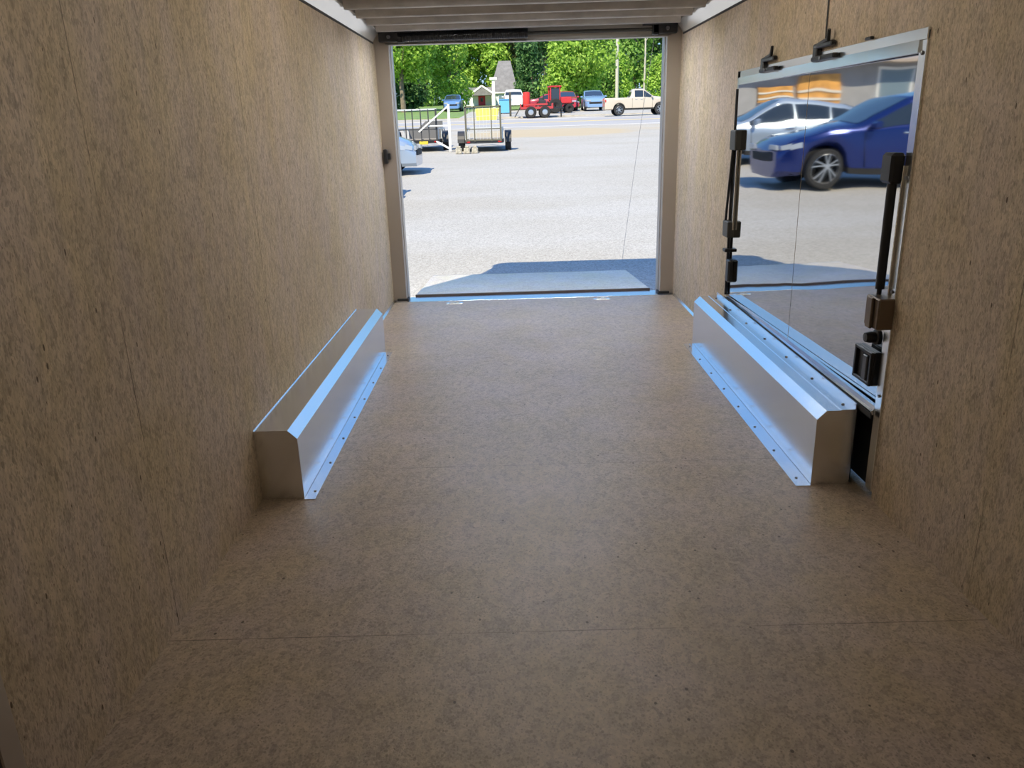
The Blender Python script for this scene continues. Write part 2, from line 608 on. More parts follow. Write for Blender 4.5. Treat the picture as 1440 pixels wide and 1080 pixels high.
wl_, X, h, L = wheel_box(-1, 1.045, 0.302, 1.2195, 0.998, 'metal wheel box against the plain wall, opposite the hatch')
b = MB()
b.bb(X(1.2195), X(1.2165), 0, L, h, h + 0.005)
b.build('wall_flange', M_alu, wl_)
wr_, X, h, L = wheel_box(1, 1.032, 0.322, 1.186, 0.968, 'metal wheel box on the floor below the polished hatch')
b = MB()
b.bb(X(1.125), X(1.184), 0.0, L, h, h + 0.003)
b.bb(X(1.181), X(1.186), 0.0, L, h, h + 0.026)
tf = b.build('top_flange', M_alu, wr_)
for k in range(7):
    MB().lathe([(0.007, h + 0.003), (0.007, h + 0.006), (0.003, h + 0.008)], 'z', 8, (X(1.155), 0.06 + k * 0.34, 0)).build('screw', M_screw, tf, True)
MB().bb(X(1.187), X(1.199), 0.02, 0.06, 0.0, h + 0.02).build('edge_gasket', M_dark, wr_)

# ------------------------------------------------------------------ polished hatch in the right wall
TH = math.radians(0.9)
ht = empty('door_3', (W, 3.87, 0), label='polished metal hatch mirroring a blue car, above the wheel box', cat='hatch', kind='structure')
pv = Matrix.Rotation(TH, 4, 'Z')


def hatch_panel(y0, y1):
    b = MB()
    b.bb(0.006, 0.022, y0, y1, 0.335, 1.635, 0.0015)
    bmesh.ops.transform(b.bm, matrix=pv, verts=b.bm.verts[:])
    return b.build('hatch_panel', M_mirror, ht)


hatch_panel(-1.095, -0.0335)
hatch_panel(-0.0305, 1.09)
b = MB()
b.bb(0.024, 0.04, -1.1, 1.1, 0.0, 1.66)
bmesh.ops.transform(b.bm, matrix=pv, verts=b.bm.verts[:])
b.build('backing', M_dark, ht)
b = MB()
b.bb(-0.008, 0.012, -1.112, -1.062, 0.03, 1.69, 0.002)
b.build('hatch_stile', M_alu_frame, ht)
b = MB()
b.bb(-0.010, 0.0, 1.062, 1.118, 0.33, 1.70, 0.002)
b.build('hatch_stile', M_alu_frame, ht)
b = MB()
b.bb(-0.010, 0.0, -1.112, 1.118, 1.660, 1.698, 0.002)
b.build('hatch_head', M_alu_frame, ht)
b = MB()
b.prism([(0.0, 1.664), (-0.014, 1.662), (-0.016, 1.622), (0.006, 1.622), (0.006, 1.664)], 'y', -1.07, 1.07)
b.build('hatch_head', M_alu_frame, ht)
b = MB()
b.prism([(0.012, 0.366), (-0.004, 0.366), (-0.010, 0.352), (-0.020, 0.348), (-0.022, 0.332), (0.012, 0.332)], 'y', -1.06, 1.06)
b.build('hatch_sill', M_alu_frame, ht)
MB().bb(-0.028, -0.024, -1.08, 1.08, 0.325, 0.347).build('gasket', M_dark, ht)
for k in range(4):
    MB().lathe([(0.007, -0.015), (0.006, -0.019), (0.002, -0.02)], 'x', 8, (0.006, -1.09, 0.42 + 0.40 * k)).build('screw', M_screw, ht, True)


def rod(name, x, y, z0, z1, r, mat, par):
    return MB().tube([(x, y, z0), (x, y, z1)], r, 10).build(name, mat, par, True)


# lock assembly at the far edge of the hatch
lk = empty('bar_lock', (W, 4.90, 0.8), label='pair of slim black lock rods at the far edge of the hatch', cat='lock')
MB().box((-0.022, 0, 0.51), (0.044, 0.12, 0.115), 0.006).build('bracket', M_greyplate, lk)
MB().box((-0.026, 0.03, -0.02), (0.052, 0.12, 0.10), 0.006).build('bracket', M_greyplate, lk)
MB().tube([(-0.030, 0.02, 0.5), (-0.044, 0.06, 0.0)], 0.008, 8).build('rod', M_black, lk, True)
rod('rod', -0.020, 0.045, -0.44, 0.50, 0.009, M_black, lk)
rod('rod', -0.012, 0.075, 0.5, 0.80, 0.008, M_black, lk)
rod('guide_rod', -0.018, -0.03, -0.02, 0.50, 0.008, M_alu_frame, lk)
MB().box((-0.024, 0.045, -0.155), (0.05, 0.06, 0.020), 0.004).build('stop', M_black, lk)
MB().box((-0.022, -0.02, -0.275), (0.036, 0.07, 0.14), 0.008).build('latch', M_black, lk)

# lock bar at the near edge
lk = empty('bar_lock', (W, 2.845, 0.8), label='thick black padded lock bar at the near edge of the hatch', cat='lock')
MB().box((-0.026, 0.01, 0.450), (0.050, 0.085, 0.105), 0.010).build('head', M_black, lk)
MB().tube([(-0.026, 0.0, 0.40), (-0.026, -0.002, 0.02)], 0.0165, 12).build('bar', M_black, lk, True)
MB().tube([(-0.026, 0.0, 0.02), (-0.026, 0.0, -0.02)], 0.009, 10).build('rod', M_black, lk, True)
MB().tube([(-0.010, -0.045, 0.46), (-0.010, -0.045, 0.0)], 0.007, 10).build('guide_rod', M_alu_frame, lk, True)
MB().box((-0.032, -0.035, -0.06), (0.060, 0.11, 0.115), 0.005).box((-0.068, -0.035, -0.06), (0.012, 0.04, 0.115), 0.003).build('bracket', M_brownplate, lk)

o = MB().lathe([(0.0, -0.05), (0.018, -0.048), (0.022, -0.03), (0.022, -0.012), (0.03, -0.008), (0.03, 0.006)], 'x', 18, (W, 2.868, 0.628)).build('lock_knob', M_black, None, True)
tag(o, 'round black lock knob on the hatch above the paddle latch', 'knob')

pl = empty('paddle_latch', (W, 2.905, 0.508), label='square black paddle latch low on the hatch near its front edge', cat='latch')
b = MB()
b.box((-0.006, 0, 0.0), (0.03, 0.15, 0.135), 0.005)
b.build('plate', M_black, pl)
b = MB()
for a in ((0, 0.066, 0.016, 0.135), (0, -0.066, 0.016, 0.135)):
    b.box((-0.026, a[1], 0), (0.014, a[2], a[3]), 0.003)
b.box((-0.026, 0, 0.06), (0.014, 0.15, 0.014), 0.003).box((-0.026, 0, -0.06), (0.014, 0.15, 0.014), 0.003)
b.build('rim', M_black, pl)
MB().box((-0.027, -0.022, -0.004), (0.012, 0.038, 0.10), 0.004).build('paddle', simple('dark_grey_paddle', (0.06, 0.062, 0.07), 0.35), pl)


def clamp(y, label, tilt):
    r = empty('hold_back_clamp', (W, y, 1.70), label=label, cat='clamp', group='black clamps on the hatch head')
    b = MB()
    b.box((-0.014, 0.115, -0.004), (0.028, 0.045, 0.075), 0.005)
    b.box((-0.024, 0.0, -0.030), (0.028, 0.25, 0.020), 0.005)
    b.box((-0.016, 0.03, 0.022), (0.026, 0.20, 0.020), 0.005)
    b.build('clamp_body', M_black, r)
    b = MB()
    b.tube([(-0.02, 0.09, 0.028), (-0.02, 0.03, 0.036), (-0.022, -0.02, 0.040), (-0.028, -0.05 - tilt, 0.076)], [0.009, 0.009, 0.009, 0.007], 8)
    b.build('lever', M_black, r, True)
    MB().lathe([(0.0, -0.052), (0.008, -0.05), (0.009, -0.044)], 'x', 8, (0, -0.01, -0.034)).build('screw', M_screw, r, True)
    return r


clamp(4.36, 'black clamp on the hatch head nearer the rear opening', 0.0)
clamp(3.60, 'black clamp on the hatch head below the wire on the wall', -0.01)
o = MB().box((W - 0.018, 3.18, 1.703), (0.016, 0.05, 0.012), 0.003).build('hatch_catch', M_black)
tag(o, 'tiny black catch on the hatch head between a clamp and the near corner', 'catch')
o = MB().tube([(W - 0.005, 3.655, 1.735), (W - 0.005, 3.66, 1.9), (W - 0.005, 3.672, 2.075)], 0.0035, 6).build('wire', M_black, None, True)
tag(o, 'thin black wire running up the wall from a hatch clamp', 'wire')

# ------------------------------------------------------------------ outside ground (rises gently behind the trailer)
SL = 0.04


def gz(y):
    return -0.456 + SL * y


def ground_strip(name, mat, x0, x1, y0, y1, dz, n=1):
    b = MB()
    b.prism([(y0, gz(y0) + dz), (y1, gz(y1) + dz), (y1, gz(y1) - 0.3), (y0, gz(y0) - 0.3)], 'x', x0, x1)
    return b.build(name, mat)


t = NT('pale_gravel')
c = t.coords()
v = t.add('ShaderNodeTexVoronoi')
v.inputs['Scale'].default_value = 60
t.link(c, v.inputs['Vector'])
bw = t.add('ShaderNodeRGBToBW')
t.link(v.outputs['Color'], bw.inputs[0])
col = t.ramp(bw.outputs[0], [(0.15, (0.36, 0.345, 0.32)), (0.5, (0.455, 0.44, 0.41)), (0.85, (0.54, 0.525, 0.495))])
pn = t.noise(t.coords((0.5, 1.2, 1)), 0.5, 4)
col = t.mix(col, t.ramp(pn, [(0.35, (0.92, 0.90, 0.86)), (0.65, (1, 1, 1))]), 1.0, 'MULTIPLY')
# tan bare dirt far out
sep = t.add('ShaderNodeSeparateXYZ')
t.link(c, sep.inputs[0])
dn = t.noise(t.coords((0.12, 0.35, 1)), 1.0, 3)
far = t.ramp(t.math('MULTIPLY', t.math('SUBTRACT', sep.outputs['Y'], 33.0), 0.2), [(0.0, (0, 0, 0)), (1.0, (1, 1, 1))])
ex = t.math('POWER', t.math('ABSOLUTE', t.math('MULTIPLY', t.math('SUBTRACT', sep.outputs['X'], 1.6), 0.24)), 2.0)
ey = t.math('POWER', t.math('ABSOLUTE', t.math('MULTIPLY', t.math('SUBTRACT', sep.outputs['Y'], 38.5), 0.26)), 2.0)
patch = t.math('SUBTRACT', t.math('ADD', 0.9, t.math('MULTIPLY', t.noise(c, 1.3, 3), 0.8)), t.math('ADD', ex, ey))
pm = t.ramp(patch, [(0.1, (0, 0, 0)), (0.6, (1, 1, 1))])
dm = t.math('MAXIMUM', t.math('MULTIPLY', t.ramp(dn, [(0.50, (0, 0, 0)), (0.62, (0.7, 0.7, 0.7))]), far), pm)
col = t.mix(col, (0.50, 0.40, 0.25), t.math('MULTIPLY', dm, 0.7))
t.link(col, t.b.inputs['Base Color'])
t.b.inputs['Roughness'].default_value = 0.9
t.b.inputs['Specular IOR Level'].default_value = 0.1
t.bump(v.outputs['Distance'], 0.35, 0.012)
M_gravel = t.m
o = ground_strip('ground', M_gravel, -160, 160, -60, 240, 0.0)
tag(o, 'pale gravel lot sloping up behind the trailer', 'gravel', kind='structure')

t = NT('pale_asphalt')
f = t.noise(t.coords((0.15, 1.2, 1)), 1.2, 4)
t.link(t.ramp(f, [(0.3, (0.34, 0.33, 0.33)), (0.7, (0.44, 0.43, 0.425))]), t.b.inputs['Base Color'])
t.b.inputs['Roughness'].default_value = 0.85
o = ground_strip('road', t.m, -160, 160, 43.5, 56.5, 0.03)
tag(o, 'pale grey road crossing behind the gravel lot', 'road', kind='structure')
M_paint = simple('road_paint', (0.72, 0.72, 0.70), 0.7)
ym = simple('road_paint_yellow', (0.62, 0.50, 0.18), 0.7)
b = MB()
for yy, dzz in ((44.2, 0.05), (55.8, 0.05)):
    b.bb(-160, 160, yy, yy + 0.16, gz(yy) + 0.03, gz(yy) + 0.042)
b.build('edge_line', M_paint, o)
b = MB()
for yy in (49.9, 50.2):
    b.bb(-160, 160, yy, yy + 0.12, gz(yy) + 0.03, gz(yy) + 0.042)
b.build('centre_line', ym, o)
t = NT('mown_grass')
f = t.noise(t.coords(), 3.0, 5)
t.link(t.ramp(f, [(0.3, (0.10, 0.19, 0.05)), (0.7, (0.26, 0.36, 0.11))]), t.b.inputs['Base Color'])
t.b.inputs['Roughness'].default_value = 0.9
o = ground_strip('lawn', t.m, -160, 160, 64, 240, 0.05)
tag(o, 'green lawn on the far side of the road', 'lawn', kind='structure')
o = ground_strip('gravel_lot', simple('far_lot', (0.42, 0.40, 0.36), 0.9, noise=0.2, nscale=3), -4, 60, 60.5, 80, 0.08)
tag(o, 'pale parking strip beyond the road under the parked cars', 'parking lot', kind='structure')


# ------------------------------------------------------------------ vehicles
M_tyre = simple('tyre_rubber', (0.018, 0.018, 0.019), 0.8)
M_rim = simple('alloy_rim', (0.62, 0.63, 0.65), 0.3, 0.85)
M_glass = simple('tinted_glass', (0.025, 0.035, 0.05), 0.06, 0.0, 0.8)
M_chrome = simple('chrome_trim', (0.8, 0.8, 0.8), 0.15, 1.0)
M_under = simple('dark_underbody', (0.012, 0.012, 0.012), 0.8)
M_lamp = simple('headlamp', (0.46, 0.49, 0.53), 0.12, 0.3)
M_redlamp = simple('tail_lamp', (0.45, 0.02, 0.02), 0.2)


def lerp_keys(keys, x):
    if x <= keys[0][0]: return keys[0][1]
    for (a, va), (b_, vb) in zip(keys, keys[1:]):
        if x <= b_:
            tt = (x - a) / (b_ - a) if b_ > a else 1
            return va + (vb - va) * tt
    return keys[-1][1]


def smooth_keys(keys, x, r=0.07):
    return sum(lerp_keys(keys, x + d * r) for d in (-1, -0.5, 0, 0.5, 1)) / 5


def make_wheel(parent, x, y, r, w, spokes=5, rim=0.66):
    e_ = 1 if y > 0 else -1
    b = MB()
    b.lathe([(r * (rim - 0.02), -w / 2), (r * 0.93, -w / 2), (r, -w * 0.36), (r, w * 0.36), (r * 0.93, w / 2), (r * (rim - 0.02), w / 2), (r * (rim - 0.04), 0), (r * (rim - 0.02), -w / 2)], 'y', 28, (x, y, r))
    t_ = b.build('wheel', M_tyre, parent, True)
    yo = y + e_ * w * 0.46
    b = MB()
    q = yo - y
    b.lathe([(r * (rim + 0.02), q), (r * (rim - 0.03), q + e_ * 0.012), (r * (rim - 0.06), q - e_ * 0.05), (r * (rim + 0.02), q - e_ * 0.05), (r * (rim + 0.02), q)], 'y', 28, (x, y, r))
    b.lathe([(0.0, yo - y + e_ * 0.01), (r * 0.14, yo - y + e_ * 0.01), (r * 0.16, yo - y - e_ * 0.02)], 'y', 14, (x, y, r))
    for k in range(spokes):
        for da in (-0.13, 0.13):
            a = 2 * PI * k / spokes + 0.3 + da
            p0 = Vector((x + r * 0.1 * math.cos(a), yo - e_ * 0.004, r + r * 0.1 * math.sin(a)))
            p1 = Vector((x + r * (rim - 0.03) * math.cos(a + da * 0.5), yo - e_ * 0.004, r + r * (rim - 0.03) * math.sin(a + da * 0.5)))
            b.bar(p0, p1, r * 0.11, 0.02)
    b.build('rim', M_rim, t_, True)
    MB().lathe([(0.0, -e_ * 0.005), (r * (rim - 0.03), -e_ * 0.005)], 'y', 20, (x, y, r)).build('brake_disc', M_under, t_)
    return t_


def vehicle(name, label, loc, rz, paint, spec, group=None, detail=True):
    """nose towards local +x; spec: dict of key curves"""
    root = empty(name, loc, rz, label, spec.get('cat', 'car'), group)
    root.rotation_euler = (0, 0, rz)
    x0, x1 = spec['x0'], spec['x1']
    hw = spec['w'] / 2
    wr = spec['wheel_r']
    axles = spec['axles']
    n = spec.get('n', 56)
    xs = sorted(set([x0 + (x1 - x0) * i / n for i in range(n + 1)]))
    ar = wr * 1.17

    def zbot(x):
        z = spec['clear']
        for a in axles:
            d = abs(x - a)
            if d < ar:
                z = max(z, wr + math.sqrt(ar * ar - d * d) * 0.98)
        return z

    def plan(x):
        u = (x - (x0 + x1) / 2) / ((x1 - x0) / 2)
        return hw * (1 - spec.get('taper', 0.16) * abs(u) ** 5)

    def belt(x): return smooth_keys(spec['belt'], x)
    def top(x): return smooth_keys(spec['top'], x)

    def section(x):
        w_ = plan(x)
        zb, zt = zbot(x), top(x)
        zbe = min(belt(x), zt - 0.02)
        gh = max(0.0, zt - zbe)
        wt = w_ * (0.97 - 0.30 * gh)     # tumblehome
        drop = spec['bed'](x) if 'bed' in spec else 0.0
        zm = (max(zb, spec['clear']) + zbe) / 2
        zm = max(zm, zb)
        z1 = max(zb + 0.0, min(zb + 0.08, zbe))
        pts = [(0, zb), (w_ * 0.86, zb), (w_ * 0.975, z1), (w_, zm + (zbe - zm) * 0.35), (w_ * 0.985, zbe - 0.03 if zbe - 0.03 > z1 else zbe), (w_ * 0.955, zbe),
               (wt, zt - min(0.06, gh * 0.4)), (wt * 0.93, zt - min(0.02, gh * 0.15)), (wt * 0.90, zt - drop), (0, zt + (0.03 if drop == 0 else 0) - drop)]
        return pts

    bm = bmesh.new()
    rings = []
    for x in xs:
        s = section(x)
        full = [(p[0], p[1]) for p in s] + [(-p[0], p[1]) for p in s[-2:0:-1]]
        rings.append([bm.verts.new((x, p[0], p[1])) for p in full])
    for A, B in zip(rings, rings[1:]):
        for k in range(len(A)):
            bm.faces.new((A[k], A[(k + 1) % len(A)], B[(k + 1) % len(A)], B[k]))
    bm.faces.new(rings[0][::-1]); bm.faces.new(rings[-1])
    mb = MB(); mb.bm.free(); mb.bm = bm
    body = mb.build('body', paint, root, True)
    # underbody
    MB().bb(x0 + 0.25, x1 - 0.25, -hw * 0.8, hw * 0.8, spec['clear'] + 0.02, wr * 2.0).build('underbody', M_under, root)

    # side windows
    def win_pt(x, s, e_):
        w_ = plan(x); zt = top(x); zbe = min(belt(x), zt - 0.02); gh = zt - zbe
        wt = w_ * (0.97 - 0.30 * gh)
        ya, za = w_ * 0.955, zbe
        yb, zb_ = wt, zt - min(0.06, gh * 0.4)
        return (x, e_ * (ya + (yb - ya) * s + 0.008), za + (zb_ - za) * s + 0.002)

    for (a, c_) in spec['windows']:
        for e_ in (1, -1):
            b = MB()
            N = 10
            for i in range(N):
                xa, xb = a + (c_ - a) * i / N, a + (c_ - a) * (i + 1) / N
                ga, gb = top(xa) - belt(xa), top(xb) - belt(xb)
                if ga < 0.10 and gb < 0.10: continue
                lo, hi = 0.10, 0.90
                ha = hi if ga > 0.16 else lo + 0.05
                hb = hi if gb > 0.16 else lo + 0.05
                b.quad(win_pt(xa, lo, e_), win_pt(xb, lo, e_), win_pt(xb, hb, e_), win_pt(xa, ha, e_))
            b.build('side_window', M_glass, root, recalc=False)
    # windscreen and rear glass along the sloping top
    for nm, (a, c_) in spec['screens']:
        b = MB(); N = 8; rows = []
        for i in range(N + 1):
            x = a + (c_ - a) * i / N
            w_ = plan(x); zt = top(x); gh = max(0, zt - min(belt(x), zt - 0.02)); wt = w_ * (0.97 - 0.30 * gh) * 0.90
            rows.append([b.bm.verts.new((x, wt * q, zt + 0.03 * (1 - abs(q) ** 1.0) + 0.010)) for q in (-1, -0.5, 0, 0.5, 1)])
        for A, B in zip(rows, rows[1:]):
            for k in range(4):
                b.bm.faces.new((A[k], A[k + 1], B[k + 1], B[k]))
        b.build(nm, M_glass, root, True, recalc=False)
    for a in axles:
        for e_ in (1, -1):
            make_wheel(root, a, e_ * (hw - 0.12), wr, 0.22, spec.get('spokes', 5), spec.get('rim', 0.66))
    if detail:
        zh = belt(x1 - 0.25) - 0.13
        for e_ in (1, -1):
            xh = x1 - 0.22
            b = MB()
            for xa, xb in ((x1 - 0.42, x1 - 0.24), (x1 - 0.24, x1 - 0.07)):
                b.quad((xa, e_ * (plan(xa) + 0.006), zh), (xb, e_ * (plan(xb) + 0.006), zh - 0.03), (xb, e_ * (plan(xb) * 0.985 + 0.006), zh + 0.07), (xa, e_ * (plan(xa) * 0.985 + 0.006), zh + 0.11))
            b.box((x1 - 0.01, e_ * hw * 0.60, zh + 0.02), (0.05, 0.34, 0.11), 0.01)
            b.build('headlamp', M_lamp, root, recalc=False)
            b = MB().box((x0 + 0.06, e_ * (plan(x0 + 0.06) - 0.03), belt(x0 + 0.1) - 0.16), (0.10, 0.09, 0.22), 0.01)
            b.build('tail_lamp', M_redlamp, root)
            xm = spec['mirror']
            MB().box((xm, e_ * (plan(xm) + 0.09), belt(xm) + 0.07), (0.11, 0.20, 0.13), 0.03).build('wing_mirror', paint, root)
            for xd in spec['handles']:
                MB().box((xd, e_ * (plan(xd) + 0.005), belt(xd) - 0.10), (0.17, 0.02, 0.03), 0.006).build('door_handle', spec.get('handle_mat', M_chrome), root)
        MB().box((x1 - 0.005, 0, spec['clear'] + 0.33), (0.05, hw * 1.15, 0.16), 0.02).build('grille', M_under, root)
        # door seams
        for e_ in (1, -1):
            for xd in spec['seams']:
                b = MB()
                y_ = plan(xd)
                b.bb(xd - 0.005, xd + 0.005, e_ * (y_ - 0.01), e_ * (y_ + 0.0025), spec['clear'] + 0.12, belt(xd) - 0.03)
                b.build('door_seam', M_under, root)
        # dark sill
        for e_ in (1, -1):
            MB().bb(axles[0] + ar, axles[1] - ar, e_ * (hw * 0.90), e_ * (hw * 1.0), spec['clear'] - 0.01, spec['clear'] + 0.10).build('rocker_panel', spec.get('sill', M_under), root)
    return root


def paint(name, col, rough=0.22, metal_=0.2):
    return simple(name, col, rough, metal_, 0.5, coat=0.6)


SUV = dict(x0=-2.30, x1=2.18, taper=0.24, w=1.84, wheel_r=0.355, axles=(-1.38, 1.30), clear=0.24, n=64, mirror=0.50, cat='car', rim=0.74,
           belt=[(-2.3, 0.98), (-1.9, 1.06), (0.5, 1.04), (1.3, 0.98), (1.95, 0.86), (2.18, 0.62)],
           top=[(-2.3, 0.98), (-2.22, 1.10), (-1.85, 1.52), (-1.4, 1.62), (-0.7, 1.64), (-0.22, 1.56), (0.74, 1.12), (1.3, 1.05), (1.85, 0.94), (2.08, 0.80), (2.18, 0.62)],
           windows=[(-1.76, -1.24), (-1.18, -0.42), (-0.34, 0.58)], screens=[('windscreen', (-0.16, 0.70)), ('rear_window', (-2.18, -1.88))],
           handles=(-1.0, -0.15), seams=(-1.2, -0.38, 0.62))
HATCH = dict(x0=-2.15, x1=2.15, w=1.74, wheel_r=0.315, axles=(-1.28, 1.42), clear=0.19, n=60, mirror=0.80, cat='car',
             belt=[(-2.15, 0.90), (-1.8, 0.97), (0.7, 0.92), (1.4, 0.86), (1.95, 0.72), (2.15, 0.50)],
             top=[(-2.15, 0.92), (-2.05, 1.08), (-1.4, 1.36), (-0.4, 1.47), (0.15, 1.42), (1.20, 0.98), (1.65, 0.88), (2.0, 0.74), (2.15, 0.50)],
             windows=[(-1.6, -1.0), (-0.94, -0.12), (-0.05, 0.95)], screens=[('windscreen', (0.2, 1.15)), ('rear_window', (-2.0, -1.4))],
             handles=(-0.8, 0.05), seams=(-0.98, -0.08, 0.90), spokes=6)
SEDAN = dict(x0=-2.3, x1=2.3, w=1.78, wheel_r=0.32, axles=(-1.36, 1.36), clear=0.2, n=44, mirror=0.75, cat='car',
             belt=[(-2.3, 0.85), (-1.9, 0.93), (0.8, 0.90), (1.5, 0.85), (2.1, 0.72), (2.3, 0.5)],
             top=[(-2.3, 0.82), (-2.15, 0.98), (-1.55, 1.02), (-0.85, 1.38), (-0.3, 1.44), (0.2, 1.40), (1.05, 0.96), (1.7, 0.88), (2.1, 0.74), (2.3, 0.5)],
             windows=[(-1.1, -0.55), (-0.5, 0.2), (0.26, 0.85)], screens=[('windscreen', (0.25, 1.0)), ('rear_window', (-1.5, -0.9))],
             handles=(-0.4, 0.3), seams=(-0.5, 0.22, 0.9))


def bedf(x): return 0.42 if -2.55 < x < -0.62 else 0.0


PICKUP = dict(x0=-2.65, x1=2.65, w=1.98, wheel_r=0.40, axles=(-1.55, 1.60), clear=0.42, n=70, mirror=0.95, cat='pickup truck',
              belt=[(-2.65, 1.26), (-0.6, 1.26), (0.9, 1.24), (1.6, 1.22), (2.4, 1.12), (2.65, 0.85)],
              top=[(-2.65, 1.30), (-0.70, 1.30), (-0.55, 1.88), (-0.3, 1.92), (0.35, 1.90), (1.05, 1.36), (1.7, 1.28), (2.45, 1.16), (2.65, 0.85)],
              windows=[(-0.36, 0.28), (0.34, 0.98)], screens=[('windscreen', (0.45, 1.0)), ('rear_window', (-0.69, -0.60))], bed=bedf,
              handles=(-0.25, 0.15), seams=(-0.55, 0.30, 1.0), spokes=6)
VAN = dict(x0=-2.5, x1=2.5, w=2.0, wheel_r=0.35, axles=(-1.5, 1.6), clear=0.25, n=40, mirror=1.3, cat='van',
           belt=[(-2.5, 1.15), (1.4, 1.12), (2.2, 1.0), (2.5, 0.7)],
           top=[(-2.5, 1.9), (-2.4, 2.05), (0.8, 2.08), (1.2, 1.95), (1.9, 1.2), (2.3, 1.05), (2.5, 0.7)],
           windows=[(-2.1, -0.9), (-0.8, 0.4), (0.5, 1.5)], screens=[('windscreen', (1.2, 1.85))],
           handles=(0.0, 0.6), seams=(-0.8, 0.45, 1.5))

vehicle('suv', 'deep blue car mirrored in the hatch, parked left of the rear opening', (-4.75, 15.45, gz(15.45)), 0.0, paint('blue_paint', (0.007, 0.022, 0.15), 0.16, 0.45), SUV)
vehicle('hatchback', 'silver blue car nosing in beside the rear post on the gravel', (-4.64, 20.5, gz(20.5)), 0.0, paint('silver_blue_paint', (0.36, 0.44, 0.55), 0.25, 0.35), HATCH)
tk = vehicle('pickup_truck', 'beige pickup truck on the road beside the hatch-side post', (8.62, 57.0, gz(57.0) + 0.05), 0.0, paint('champagne_paint', (0.60, 0.52, 0.42), 0.3, 0.2), dict(PICKUP))
tk.scale = (0.88, 0.88, 0.88)
vehicle('pickup_truck', 'white pickup seen from behind between the house and the red trailer', (0.2, 82.0, gz(82) + 0.05), PI * 0.5, paint('white_paint', (0.78, 0.80, 0.82), 0.3, 0.0), dict(PICKUP))
vehicle('car', 'light blue car parked facing the road, left of the white house', (-6.0, 85.0, gz(85) + 0.05), -PI * 0.5, paint('sky_blue_paint', (0.14, 0.27, 0.58), 0.3, 0.2), SUV)
vehicle('car', 'red car parked facing the road beyond the small red tractor', (4.7, 72.0, gz(72) + 0.08), -PI * 0.5, paint('red_paint', (0.46, 0.03, 0.05), 0.3, 0.1), SUV)
vehicle('car', 'dark red car parked behind the red tractor and the red car', (3.9, 76.6, gz(76.6) + 0.08), 0.0, paint('dark_red_paint', (0.34, 0.03, 0.05), 0.3, 0.1), SEDAN)
vehicle('car', 'pale blue car facing the road just behind the tail of the beige pickup', (6.95, 71.0, gz(71) + 0.08), -PI * 0.5, paint('pale_blue_paint', (0.22, 0.36, 0.60), 0.3, 0.2), SUV)

# ------------------------------------------------------------------ utility trailers on the gravel
M_galv = simple('galvanised_rail', (0.62, 0.64, 0.64), 0.45, 0.4)
M_blackrail = simple('black_rail', (0.035, 0.035, 0.037), 0.5)
M_olive = simple('weathered_rail', (0.10, 0.095, 0.07), 0.6)
M_plank = simple('grey_plank', (0.32, 0.28, 0.23), 0.8, noise=0.25, nscale=6)


def mesh_gate(par, x0, x1, y, z0, z1, mat, nm='mesh_gate', axis='x'):
    b = MB()
    k = int((x1 - x0) / 0.11)
    for i in range(1, k):
        x = x0 + (x1 - x0) * i / k
        b.bb(x - 0.004, x + 0.004, y - 0.004, y + 0.004, z0, z1)
    k = int((z1 - z0) / 0.22)
    for i in range(1, k):
        z = z0 + (z1 - z0) * i / k
        b.bb(x0, x1, y - 0.004, y + 0.004, z - 0.005, z + 0.005)
    return b.build(nm, mat, par)


def tyre(par, x, y, s, r=0.30):
    b = MB()
    b.lathe([(r * 0.55, -0.10), (r * 0.9, -0.10), (r, -0.07), (r, 0.07), (r * 0.9, 0.10), (r * 0.55, 0.10), (r * 0.5, 0), (r * 0.55, -0.10)], 'x', 24, (x, y, r))
    w_ = b.build('wheel', M_tyre, par, True)
    MB().lathe([(0.0, s * 0.085), (0.10, s * 0.09), (0.17, s * 0.075), (0.17, s * 0.02)], 'x', 18, (x, y, r)).build('rim', M_rim, w_, True)


